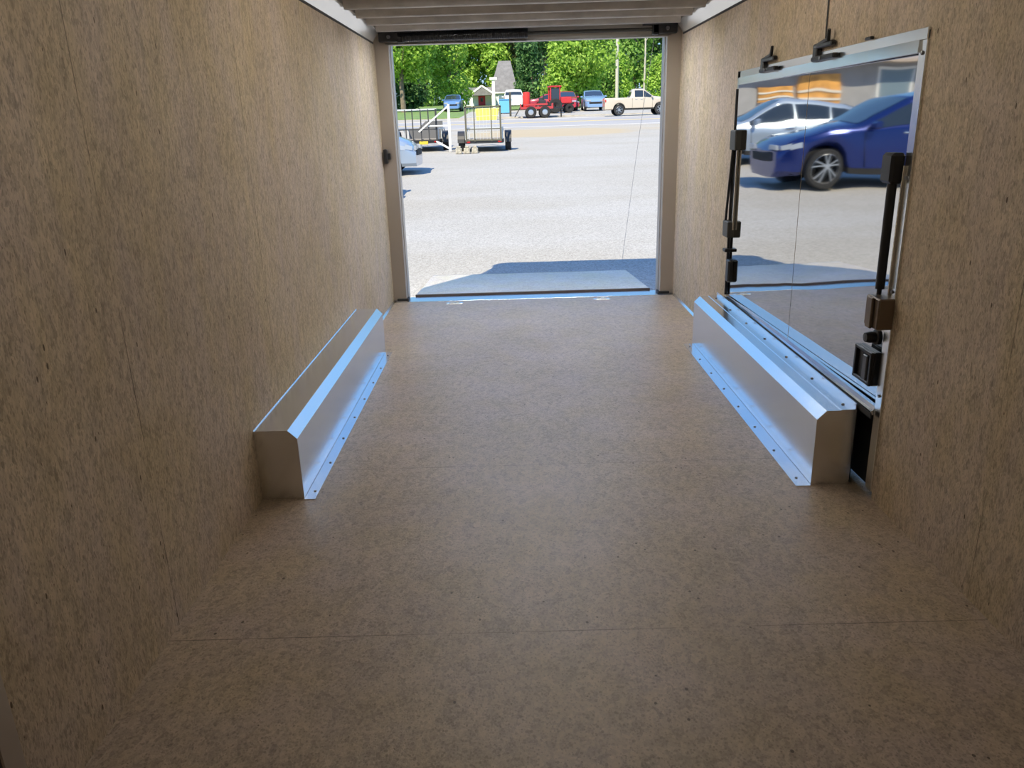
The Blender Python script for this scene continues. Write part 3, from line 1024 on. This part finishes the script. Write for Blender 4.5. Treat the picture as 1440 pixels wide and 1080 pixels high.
def utility_trailer(x, y, hw, label, gate_mat, gate_xs, rail_top, mesh):
    ut = empty('utility_trailer', (x, y, gz(y)), 0, label, 'trailer', 'utility trailers on the gravel')
    MB().bb(-hw, hw, 0.0, 2.6, 0.36, 0.42).build('deck', M_plank, ut)
    b = MB()
    b.bb(-hw - 0.02, hw + 0.02, -0.05, 0.0, 0.28, 0.40)
    b.bb(-hw - 0.04, -hw + 0.02, 0.0, 2.6, 0.28, 0.40)
    b.bb(hw - 0.02, hw + 0.04, 0.0, 2.6, 0.28, 0.40)
    b.bb(-hw, hw, 2.55, 2.6, 0.28, 0.40)
    b.bar((-hw, 2.6, 0.34), (0, 3.7, 0.36), 0.07)
    b.bar((hw, 2.6, 0.34), (0, 3.7, 0.36), 0.07)
    b.build('chassis', M_blackrail, ut)
    for s in (-hw - 0.01, hw + 0.01):
        b = MB()
        for yy in (0.03, 1.3, 2.57):
            b.bb(s - 0.02, s + 0.02, yy - 0.02, yy + 0.02, 0.36, 0.78)
        b.bb(s - 0.022, s + 0.022, 0.0, 2.6, 0.74, 0.785)
        b.build('side_rail', M_galv, ut)
    MB().bb(-hw, hw, 2.55, 2.60, 0.74, 0.785).build('front_rail', M_galv, ut)
    g = MB()
    for i, gx in enumerate(gate_xs):
        w_ = 0.028 if i in (0, len(gate_xs) - 1) else 0.016
        g.bb(gx - w_, gx + w_, -0.09, -0.04, 0.34, rail_top - 0.02)
    g.bb(gate_xs[0], gate_xs[-1], -0.085, -0.045, 0.72, 0.75)
    g.bb(gate_xs[0], gate_xs[-1], -0.085, -0.045, 0.36, 0.40)
    gt = g.build('gate_frame', gate_mat, ut)
    MB().bb(gate_xs[0] - 0.03, gate_xs[-1] + 0.03, -0.09, -0.04, rail_top - 0.05, rail_top).build('gate_top_bar', M_galv if not mesh else gate_mat, gt)
    if mesh:
        mesh_gate(gt, gate_xs[0], gate_xs[-1], -0.065, 0.36, rail_top - 0.05, M_galv, 'mesh')
    for s in (-1, 1):
        tyre(ut, s * (hw + 0.19), 0.85, s)
        b = MB()
        for k in range(10):
            a0, a1 = PI * k / 10, PI * (k + 1) / 10
            x0_, x1_ = s * (hw + 0.08), s * (hw + 0.31)
            b.quad((x0_, 0.85 + 0.38 * math.cos(a0), 0.30 + 0.38 * math.sin(a0)), (x1_, 0.85 + 0.38 * math.cos(a0), 0.30 + 0.38 * math.sin(a0)),
                   (x1_, 0.85 + 0.38 * math.cos(a1), 0.30 + 0.38 * math.sin(a1)), (x0_, 0.85 + 0.38 * math.cos(a1), 0.30 + 0.38 * math.sin(a1)))
        bmesh.ops.remove_doubles(b.bm, verts=b.bm.verts[:], dist=0.001)
        b.build('fender', M_blackrail, ut)
        MB().box((s * (hw - 0.08), -0.06, 0.34), (0.12, 0.03, 0.07), 0.005).build('tail_lamp', M_redlamp, ut)
    return ut


utility_trailer(-1.05, 27.0, 0.60, 'utility trailer with an upright wire mesh gate and olive frame', M_olive, (-0.58, -0.30, 0.26, 0.56), 1.445, True)
ul = utility_trailer(-3.30, 27.9, 0.66, 'utility trailer with a barred gate, pale top rail and white brace', M_blackrail, (-0.72, -0.42, -0.18, 0.10, 0.36, 0.62), 1.40, False)
gw = MB()
gw.bb(1.04, 1.12, -0.36, -0.28, 0.0, 1.52)
gw.bar((1.08, -0.32, 1.47), (0.02, -0.10, 0.66), 0.045)
gw.bar((1.08, -0.32, 0.84), (0.35, -0.10, 0.84), 0.04)
gw.bar((1.08, -0.32, 0.08), (0.60, -0.06, 0.34), 0.05)
gw.build('gate_brace', simple('white_steel', (0.80, 0.81, 0.80), 0.5), ul)
b = MB()
b.prism([(-0.62, 0.42), (0.64, 0.42), (0.64, 0.80), (0.64, 1.02), (0.02, 1.02), (-0.25, 0.78), (-0.62, 0.78)], 'y', 2.30, 2.36)
b.build('front_board', simple('grey_steel_sheet', (0.14, 0.14, 0.145), 0.6, 0.2), ul)
o = MB().box((0.16, -0.075, 0.30), (0.30, 0.03, 0.11), 0.008).build('marker_board', simple('yellow_board', (0.62, 0.46, 0.04), 0.5), ul)
o['label'] = 'yellow marker board'

# blocks before the trailers
M_block = simple('pale_block', (0.40, 0.37, 0.30), 0.9, noise=0.35, nscale=14)
for i, (dx, lab) in enumerate(((-0.42, 'pale block on the gravel nearest the white gate brace of the high-sided trailer'),
                               (-0.16, 'pale block on the gravel in the middle of three below the mesh gate'),
                               (0.10, 'pale block on the gravel furthest under the mesh gate'))):
    b = MB().box((0, 0, 0.09), (0.20, 0.26, 0.18), 0.02).box((0, 0.02, 0.21), (0.12, 0.2, 0.06), 0.01)
    o = b.build('wood_block', M_block)
    o.location = (-1.50 + dx * 1.0 + 0.05, 26.55 + 0.06 * i, gz(26.6))
    tag(o, lab, 'block', 'pale blocks before the utility trailer')
# red equipment trailer beyond the road
yE = 58.6
et = empty('equipment_trailer', (1.75, yE, gz(yE)), label='red tandem-axle trailer at the far road edge in front of the white pickup', cat='trailer')
M_redst = simple('red_steel', (0.42, 0.04, 0.045), 0.5)
b = MB().bb(-1.2, 1.15, 0, 1.6, 0.62, 0.78).bb(-1.2, -1.12, 0, 1.6, 0.78, 1.0).bb(1.07, 1.15, 0, 1.6, 0.78, 0.98)
b.bb(-0.95, 0.75, -0.02, 0.12, 0.86, 0.98)
b.build('frame', M_redst, et)
for x in (-0.45, 0.55):
    for yy, e_ in ((-0.06, -1), (1.66, 1)):
        b = MB().lathe([(0.2, -0.12), (0.36, -0.12), (0.40, -0.08), (0.40, 0.08), (0.36, 0.12), (0.2, 0.12)], 'y', 22, (x, yy, 0.40))
        w_ = b.build('wheel', M_tyre, et, True)
        MB().lathe([(0.0, e_ * 0.09), (0.12, e_ * 0.1), (0.22, e_ * 0.08), (0.22, 0)], 'y', 16, (x, yy, 0.40)).build('rim', M_rim, w_, True)
b = MB().bar((1.15, 0.1, 0.7), (1.9, 0.8, 0.66), 0.1).bar((1.15, 1.5, 0.7), (1.9, 0.8, 0.66), 0.1)
b.build('tongue', M_blackrail, et)
MB().tube([(1.75, 0.8, 0.0), (1.75, 0.8, 0.95)], 0.05, 8).build('jack', M_blackrail, et)
b = MB().bar((-1.2, 0.02, 0.75), (-1.6, 0.02, 0.1), 0.07).bar((-1.2, 1.58, 0.75), (-1.6, 1.58, 0.1), 0.07)
b.build('ramp', M_blackrail, et)
bc = MB().lathe([(0.0, 0.0), (0.24, 0.0), (0.26, 0.25), (0.25, 0.5), (0.26, 0.75), (0.24, 0.98), (0.1, 1.0), (0.0, 1.0)], 'z', 16).build('drum', simple('bright_red_drum', (0.72, 0.04, 0.03), 0.45), None, True)
bc.location = (1.02, yE + 0.5, gz(yE) + 0.79)
tag(bc, 'bright red drum standing on the red equipment trailer', 'drum')
# engine standing on it
eg = MB().box((0, 0, 0.22), (0.5, 0.5, 0.44), 0.04).tube([(0.1, 0, 0.4), (0.1, 0, 0.85)], 0.05, 8).box((-0.1, 0, 0.5), (0.3, 0.3, 0.2), 0.03).build('engine', M_blackrail)
eg.location = (2.15, yE + 0.8, gz(yE) + 0.785)
tag(eg, 'dark engine block standing on the red equipment trailer', 'engine')

# red tractor behind
tr = empty('tractor', (3.75, 66.3, gz(66.3) + 0.08), 0.15, label='small red tractor with a cab, just right of the tandem-axle trailer', cat='tractor')
MB().box((0.45, 0, 0.95), (1.1, 0.6, 0.5), 0.06).box((-0.3, 0, 0.75), (0.9, 0.7, 0.35), 0.05).build('hood', simple('tractor_red', (0.55, 0.035, 0.04), 0.4), tr)
b = MB()
for x in (-0.75, 0.0):
    for yy in (-0.4, 0.4):
        b.bar((x, yy, 0.9), (x, yy, 1.95), 0.07)
b.box((-0.37, 0, 2.0), (1.0, 1.0, 0.1), 0.03)
b.build('cab', simple('tractor_red', (0.55, 0.035, 0.04), 0.4), tr)
MB().box((-0.37, 0, 1.45), (0.68, 0.74, 0.85), 0.02).build('cab_glass', M_glass, tr)
for x, r_ in ((-0.4, 0.55), (0.75, 0.34)):
    for e_ in (-1, 1):
        MB().lathe([(r_ * 0.5, -0.14), (r_ * 0.92, -0.14), (r_, -0.1), (r_, 0.1), (r_ * 0.92, 0.14), (r_ * 0.5, 0.14), (r_ * 0.1, 0.02), (r_ * 0.1, -0.02), (r_ * 0.5, -0.14)], 'y', 22, (x, e_ * 0.55, r_)).build('wheel', M_tyre, tr, True)

# yellow container by the road
o = MB()
o.prism([(-0.75, 0.0), (0.62, 0.0), (0.78, 0.66), (0.72, 0.72), (-0.80, 0.72), (-0.85, 0.66)], 'y', -0.5, 0.5)
yc = o.build('waste_bin', simple('yellow_plastic', (0.80, 0.68, 0.12), 0.5))
yc.location = (-1.75, 57.6, gz(57.6))
tag(yc, 'yellow bin at the far road edge seen through the mesh gate', 'bin')
MB().box((0, 0, 0.74), (1.66, 1.06, 0.06), 0.02).build('lid', simple('yellow_lid', (0.84, 0.74, 0.25), 0.5), yc)

# light blue wheelie bin near the house
bn = MB()
bn.prism([(-0.42, 0.05), (0.42, 0.05), (0.52, 1.05), (-0.52, 1.05)], 'y', -0.5, 0.5)
bno = bn.build('recycling_bin', simple('blue_plastic', (0.13, 0.42, 0.66), 0.45))
bno.location = (-0.55, 70.0, gz(70) + 0.08)
tag(bno, 'light blue bin on the lawn in front of the white house', 'bin')
MB().prism([(-0.56, 1.05), (0.56, 1.05), (0.50, 1.16), (-0.50, 1.16)], 'y', -0.54, 0.54).build('lid', simple('blue_lid', (0.08, 0.28, 0.52), 0.45), bno)
for x in (-0.36, 0.36):
    MB().lathe([(0.0, -0.05), (0.11, -0.05), (0.11, 0.05), (0.0, 0.05)], 'x', 12, (x, 0.45, 0.11)).build('wheel', M_tyre, bno)

gp = MB().bb(-0.08, 0.08, -0.08, 0.08, 0, 1.75).bb(-0.09, 0.09, -0.09, 0.09, 1.75, 1.80).build('sign_post', simple('dark_post', (0.06, 0.06, 0.05), 0.7))
gp.location = (-0.15, 62.0, gz(62))
tag(gp, 'dark square post beyond the road between the blue bin and the white pickup', 'post')

# ------------------------------------------------------------------ white house with a red door
yH = 113.0
M_siding = simple('white_siding', (0.80, 0.80, 0.77), 0.7)
M_shingle = simple('grey_shingles', (0.20, 0.195, 0.20), 0.85, noise=0.2, nscale=2)
M_trimw = simple('white_trim', (0.86, 0.86, 0.84), 0.6)
hs = empty('house', (-1.2, yH, gz(yH) - 0.35), label='white house with a steep grey roof and a red front door', cat='house')
b = MB()
b.bb(-1.5, 1.95, 1.5, 8.0, -0.5, 2.2)
b.bb(-5.5, -1.4, 2.2, 8.0, -0.5, 2.0)
b.build('walls', M_siding, hs)
b = MB()
rt = [(-0.55, 4.6), (1.35, 4.6)]
A = [(-1.75, 1.2, 2.1), (2.15, 1.2, 2.1), (2.15, 8.3, 2.1), (-1.75, 8.3, 2.1)]
T = [(-0.45, 4.6, 6.35), (1.25, 4.6, 6.35)]
vs = [b.bm.verts.new(p) for p in A + T]
for f in ((0, 1, 5, 4), (1, 2, 5), (2, 3, 4, 5), (3, 0, 4), (3, 2, 1, 0)):
    b.bm.faces.new([vs[i] for i in f])
b.build('roof', M_shingle, hs)
MB().bb(-1.78, 2.18, 1.15, 1.25, 1.98, 2.16).build('fascia', M_trimw, hs)
b = MB()
b.prism([(1.9, 1.9), (5.0, 3.0), (8.1, 1.9), (8.1, 1.8), (1.9, 1.8)], 'x', -5.7, -1.5)
b.build('wing_roof', M_shingle, hs)
# porch
b = MB()
b.prism([(-4.45, 1.85), (-2.75, 2.95), (-1.05, 1.85), (-1.05, 1.75), (-4.45, 1.75)], 'y', 0.0, 2.4)
b.build('porch_roof', M_shingle, hs)
b = MB()
b.bar((-4.5, -0.03, 1.82), (-2.75, -0.03, 2.98), 0.10, 0.22)
b.bar((-1.0, -0.03, 1.82), (-2.75, -0.03, 2.98), 0.10, 0.22)
for x in (-4.2, -1.3):
    b.bb(x - 0.14, x + 0.14, 0.02, 0.3, -0.3, 1.8)
b.build('porch_trim', M_trimw, hs)
MB().bb(-4.2, -1.3, 2.0, 2.25, -0.5, 1.9).build('porch_wall', M_siding, hs)
d_ = MB().bb(-3.35, -2.40, 1.93, 2.0, -0.2, 1.75).build('front_door', simple('red_door', (0.55, 0.03, 0.06), 0.45), hs)
MB().bb(-3.05, -2.70, 1.91, 1.94, 1.0, 1.5).build('door_window', M_glass, d_)
for x0_, x1_, y_ in ((-0.5, 0.35, 1.47), (0.9, 1.6, 1.47), (-5.1, -4.6, 2.17)):
    w_ = MB().bb(x0_ - 0.1, x1_ + 0.1, y_ - 0.02, y_, 0.5, 1.75).build('window', M_trimw, hs)
    MB().bb(x0_, x1_, y_ - 0.04, y_ - 0.02, 0.6, 1.65).build('pane', simple('sky_glass', (0.16, 0.22, 0.27), 0.1), w_)
lp = MB().bb(-0.16, 0.16, -0.16, 0.16, -0.4, 3.1).bb(-0.42, 0.42, -0.28, 0.28, 3.1, 3.4).build('gate_post', M_trimw)
lp.location = (-2.05, 97.0, gz(97))
tag(lp, 'white capped post standing in front of the white house', 'post')


# ------------------------------------------------------------------ trees
def leaf_mat(name, c0, c1, c2):
    t = NT(name)
    g = t.add('ShaderNodeNewGeometry')
    col = t.ramp(g.outputs['Random Per Island'], [(0.0, c0), (0.5, c1), (1.0, c2)])
    t.link(col, t.b.inputs['Base Color'])
    t.b.inputs['Roughness'].default_value = 0.6
    t.b.inputs['Specular IOR Level'].default_value = 0.2
    tr_ = t.add('ShaderNodeBsdfTranslucent')
    t.link(col, tr_.inputs['Color'])
    mx = t.add('ShaderNodeMixShader')
    mx.inputs[0].default_value = 0.35
    t.link(t.b.outputs[0], mx.inputs[1])
    t.link(tr_.outputs[0], mx.inputs[2])
    t.link(mx.outputs[0], t.n['Material Output'].inputs['Surface'])
    return t.m


L_bright = leaf_mat('bright_leaf', (0.17, 0.33, 0.04), (0.32, 0.52, 0.07), (0.46, 0.64, 0.14))
L_mid = leaf_mat('mid_leaf', (0.09, 0.20, 0.035), (0.18, 0.34, 0.06), (0.32, 0.48, 0.12))
L_dark = leaf_mat('dark_leaf', (0.04, 0.10, 0.035), (0.10, 0.21, 0.07), (0.20, 0.36, 0.12))
M_bark = simple('bark', (0.20, 0.16, 0.12), 0.9, noise=0.3, nscale=3)
M_palebark = simple('pale_bark', (0.48, 0.45, 0.38), 0.9, noise=0.2, nscale=3)


def tree(name, label, x, y, h, rad, mat, n=2600, size=0.38, seed=0, trunk=0.22, low=0.22, bark=None, group=None, nb=11):
    rnd = random.Random(seed)
    root = empty(name, (x, y, gz(y)), 0, label, 'tree', group)
    b = MB()
    pts = [(0, 0, -0.3), (rnd.uniform(-.1, .1), 0, h * 0.25), (rnd.uniform(-.3, .3), 0, h * 0.5), (rnd.uniform(-.3, .3), 0, h * 0.8)]
    b.tube(pts, [trunk, trunk * 0.8, trunk * 0.6, trunk * 0.2], 9)
    for k in range(5):
        a = rnd.uniform(0, 2 * PI); z0 = h * rnd.uniform(0.3, 0.6)
        b.tube([(0, 0, z0), (rad * 0.35 * math.cos(a), rad * 0.35 * math.sin(a), z0 + h * 0.12), (rad * 0.7 * math.cos(a), rad * 0.7 * math.sin(a), z0 + h * 0.2)], [trunk * 0.4, trunk * 0.25, trunk * 0.08], 6)
    b.build('trunk', bark or M_bark, root, True)
    n, size = int(n * 1.9), size * 0.66
    blobs = []
    for k in range(nb):
        zz = low + (1 - low) * rnd.random()
        rr = rad * (0.75 if zz < 0.75 else 0.5)
        a = rnd.uniform(0, 2 * PI); q = math.sqrt(rnd.random()) * rr
        blobs.append((Vector((q * math.cos(a), q * math.sin(a), h * (zz * 0.86 + 0.04))), rad * rnd.uniform(0.34, 0.52)))
    blobs.append((Vector((0, 0, h * 0.62)), rad * 0.7))
    blobs.append((Vector((0, 0, h * 0.86)), rad * 0.42))
    tot = sum(r_ * r_ for _, r_ in blobs)
    verts, faces = [], []
    for c, r_ in blobs:
        k = int(n * r_ * r_ / tot)
        for _ in range(k):
            d = Vector((rnd.gauss(0, 1), rnd.gauss(0, 1), rnd.gauss(0, 1))).normalized()
            p = c + d * r_ * (0.62 + 0.42 * rnd.random()) * Vector((1, 1, 1)).x
            p.z = c.z + (p.z - c.z) * 1.1
            nrm = (d + Vector((rnd.gauss(0, .6), rnd.gauss(0, .6), rnd.gauss(0, .6) + 0.3))).normalized()
            u = nrm.orthogonal().normalized()
            u = Matrix.Rotation(rnd.uniform(0, 6.28), 3, nrm) @ u
            w_ = nrm.cross(u)
            s = size * rnd.uniform(0.55, 1.25)
            i = len(verts)
            verts += [p + u * s, p + w_ * s * 0.6, p - u * s, p - w_ * s * 0.6]
            faces.append((i, i + 1, i + 2, i + 3))
    me = bpy.data.meshes.new('crown')
    me.from_pydata([tuple(v) for v in verts], [], faces)
    me.materials.append(mat)
    co = bpy.data.objects.new('crown', me)
    COL.objects.link(co)
    co.parent = root
    return root


# in front of and beside the house
tree('broadleaf_tree', 'big bright green tree above the utility trailers, left of the house', -11.5, 88, 11.5, 5.0, L_bright, 4600, 0.34, 1, 0.3, 0.10)
tree('broadleaf_tree', 'bright tree at the very edge of the rear opening beside the silver car side post', -17.0, 92, 12.0, 4.5, L_bright, 3600, 0.34, 2, 0.3, 0.05)
tree('broadleaf_tree', 'darker green tree just left of the white house, behind the blue van', -6.9, 94, 10.0, 3.3, L_bright, 3800, 0.30, 3, 0.28, 0.16)
tree('broadleaf_tree', 'yellow-green round tree standing right of the house, over the red cars', 6.6, 84, 8.3, 4.3, L_bright, 5200, 0.30, 4, 0.26, 0.17)
tree('broadleaf_tree', 'dark shrubby tree touching the right side of the house', 2.6, 108, 8.0, 2.6, L_dark, 2600, 0.32, 5, 0.2, 0.04)
tree('broadleaf_tree', 'small bright tree right behind the cab of the beige pickup', 16.3, 92, 5.2, 1.7, L_bright, 1500, 0.24, 6, 0.12, 0.12)
tree('broadleaf_tree', 'mid green tree filling the gap behind the house roof', -3.2, 128, 16.0, 5.4, L_bright, 4600, 0.46, 7, 0.3, 0.15)
tree('broadleaf_tree', 'dark tall tree behind the yellow-green round tree', 5.2, 125, 15.5, 5.0, L_dark, 3000, 0.46, 8, 0.3, 0.12)
tree('broadleaf_tree', 'dark tall tree behind the pale utility pole', 12.0, 122, 16.0, 5.4, L_dark, 3400, 0.46, 9, 0.3, 0.06)
tree('broadleaf_tree', 'green tall tree above the cab of the beige pickup', 17.5, 118, 15.0, 4.6, L_mid, 2600, 0.44, 10, 0.3, 0.15)
tree('broadleaf_tree', 'dark tree behind the bare trunks next to the hatch-side post', 22.5, 124, 16.5, 5.2, L_dark, 3200, 0.46, 11, 0.3, 0.04)
tree('broadleaf_tree', 'tall tree rising behind the big bright tree left of the house', -13.0, 128, 17.0, 6.0, L_mid, 3400, 0.5, 12, 0.3, 0.06)
tree('broadleaf_tree', 'tall back tree behind the edge tree by the silver car side post', -22.5, 126, 17.0, 6.0, L_mid, 3000, 0.5, 13, 0.3, 0.04)
tree('broadleaf_tree', 'low dark bush-like tree under the big bright tree behind the trailers', -12.8, 99, 5.0, 3.2, L_dark, 2400, 0.36, 14, 0.2, 0.02)
tree('broadleaf_tree', 'low green tree behind the tail of the beige pickup', 11.2, 98, 4.6, 2.6, L_mid, 2000, 0.30, 15, 0.2, 0.02)
tree('broadleaf_tree', 'brownish green tree peeking over the ridge of the house', 0.6, 134, 16.5, 4.6, leaf_mat('olive_leaf', (0.14, 0.16, 0.06), (0.24, 0.25, 0.10), (0.36, 0.36, 0.18)), 2600, 0.46, 16, 0.3, 0.12)
tree('broadleaf_tree', 'bright tree behind the low wing of the house, next to its porch', -8.4, 126, 14.0, 4.0, L_bright, 4000, 0.38, 71, 0.3, 0.05)
tree('broadleaf_tree', 'low bright tree between the pale utility pole and the pickup cab', 13.6, 106, 6.0, 2.8, L_bright, 2400, 0.32, 72, 0.2, 0.02)
# trees to the left, only seen mirrored in the hatch and lighting the lot
for k, (x, y, hh) in enumerate(((-34, 96, 8), (-47, 88, 7.5), (-60, 80, 8))):
    tree('broadleaf_tree', ('mirrored green tree beside the grey workshop, far left of the lot', 'mirrored green tree behind the grey workshop', 'mirrored green tree at the outer end of the workshop')[k],
         x, y, hh, 5.5, L_mid, 2200, 0.5, 30 + k, 0.3, 0.05)

for k, (x, y, hh, mt, lab) in enumerate(((-8.0, 142, 19, L_mid, 'tall green tree of the back row, left of the house roof'), (-16.5, 146, 19, L_mid, 'tall back-row tree over the big bright tree'),
                                         (0.5, 150, 19, L_dark, 'tall dark back-row tree behind the ridge of the house'), (9.0, 146, 19, L_mid, 'tall back-row tree behind the yellow-green round tree'),
                                         (16.5, 144, 19, L_dark, 'tall dark back-row tree behind the pale utility pole and trunks'), (25.0, 146, 19, L_mid, 'tall back-row tree behind the hatch-side post'),
                                         (-25.5, 146, 19, L_dark, 'tall dark back-row tree at the edge beside the silver blue car'))):
    tree('broadleaf_tree', lab, x, y, hh, 6.2, mt, 3600, 0.55, 50 + k, 0.35, 0.02, nb=14)
up = MB().tube([(0, 0, -0.5), (0, 0, 15.5)], [0.20, 0.15], 10).build('utility_pole', simple('pale_pole', (0.52, 0.50, 0.44), 0.8), None, True)
up.location = (12.2, 96, gz(96))
tag(up, 'tall pale utility pole rising behind the bed of the beige pickup', 'pole')
MB().box((0, 0, 14.6), (2.2, 0.12, 0.14)).build('crossarm', M_bark, up)
for k, (x, y, r_, mt, lab) in enumerate(((16.6, 104, 0.13, M_palebark, 'slim pale trunk above the cab of the beige pickup'),
                                         (20.0, 106, 0.16, M_bark, 'bare brown trunk above the hood of the beige pickup'),
                                         (20.9, 104, 0.14, M_palebark, 'pale bare trunk hard against the hatch-side rear post'))):
    o = MB().tube([(0, 0, -0.3), (0.1, 0, 6), (0.0, 0, 14)], [r_, r_ * 0.8, r_ * 0.5], 8).build('bare_tree', mt, None, True)
    for q in range(5):
        a = q * 2.1
        MB().tube([(0.05, 0, 7 + q), (0.05 + math.cos(a) * 0.7, math.sin(a) * 0.7, 8 + q)], [r_ * 0.35, 0.02], 5).build('branch', mt, o, True)
    o.location = (x, y, gz(y))
    tag(o, lab, 'tree')

# ------------------------------------------------------------------ grey workshop left of the lot (seen in the hatch)
yW = 37.0
M_wk = simple('grey_cladding', (0.30, 0.30, 0.31), 0.6, noise=0.1, nscale=2)
wk = empty('workshop', (-22.0, yW, gz(yW)), -0.05, label='grey workshop with orange panels mirrored in the hatch above the blue car', cat='building')
MB().bb(-12, 13.6, 0, 8, -0.8, 2.7).build('walls', M_wk, wk)
b = MB().prism([(-0.8, 2.65), (4, 3.8), (8.8, 2.65), (8.8, 2.55), (-0.8, 2.55)], 'x', -12.5, 14.0)
b.build('roof', simple('tan_roof', (0.40, 0.33, 0.27), 0.7), wk)
M_or = simple('orange_panel', (0.60, 0.30, 0.07), 0.5, noise=0.4, nscale=2.5)
for x0_, x1_, z0_, z1_ in ((11.0, 12.7, 1.0, 1.75), (8.9, 10.8, 1.0, 2.15)):
    p_ = MB().bb(x0_, x1_, -0.12, -0.001, z0_, z1_).build('orange_panel', M_or, wk)
    for z in (z0_ + 0.12, z0_ + 0.42):
        MB().bb(x0_, x1_, -0.16, -0.12, z, z + 0.09).build('slat', simple('pale_slat', (0.66, 0.62, 0.55), 0.6), p_)
for x0_ in (-3.8, 2.0, 5.6):
    w_ = MB().bb(x0_, x0_ + 1.6, -0.06, -0.001, 0.9, 2.4).build('window', M_trimw, wk)
    MB().bb(x0_ + 0.1, x0_ + 1.5, -0.09, -0.06, 1.0, 2.3).build('pane', simple('sky_glass', (0.16, 0.22, 0.27), 0.1), w_)
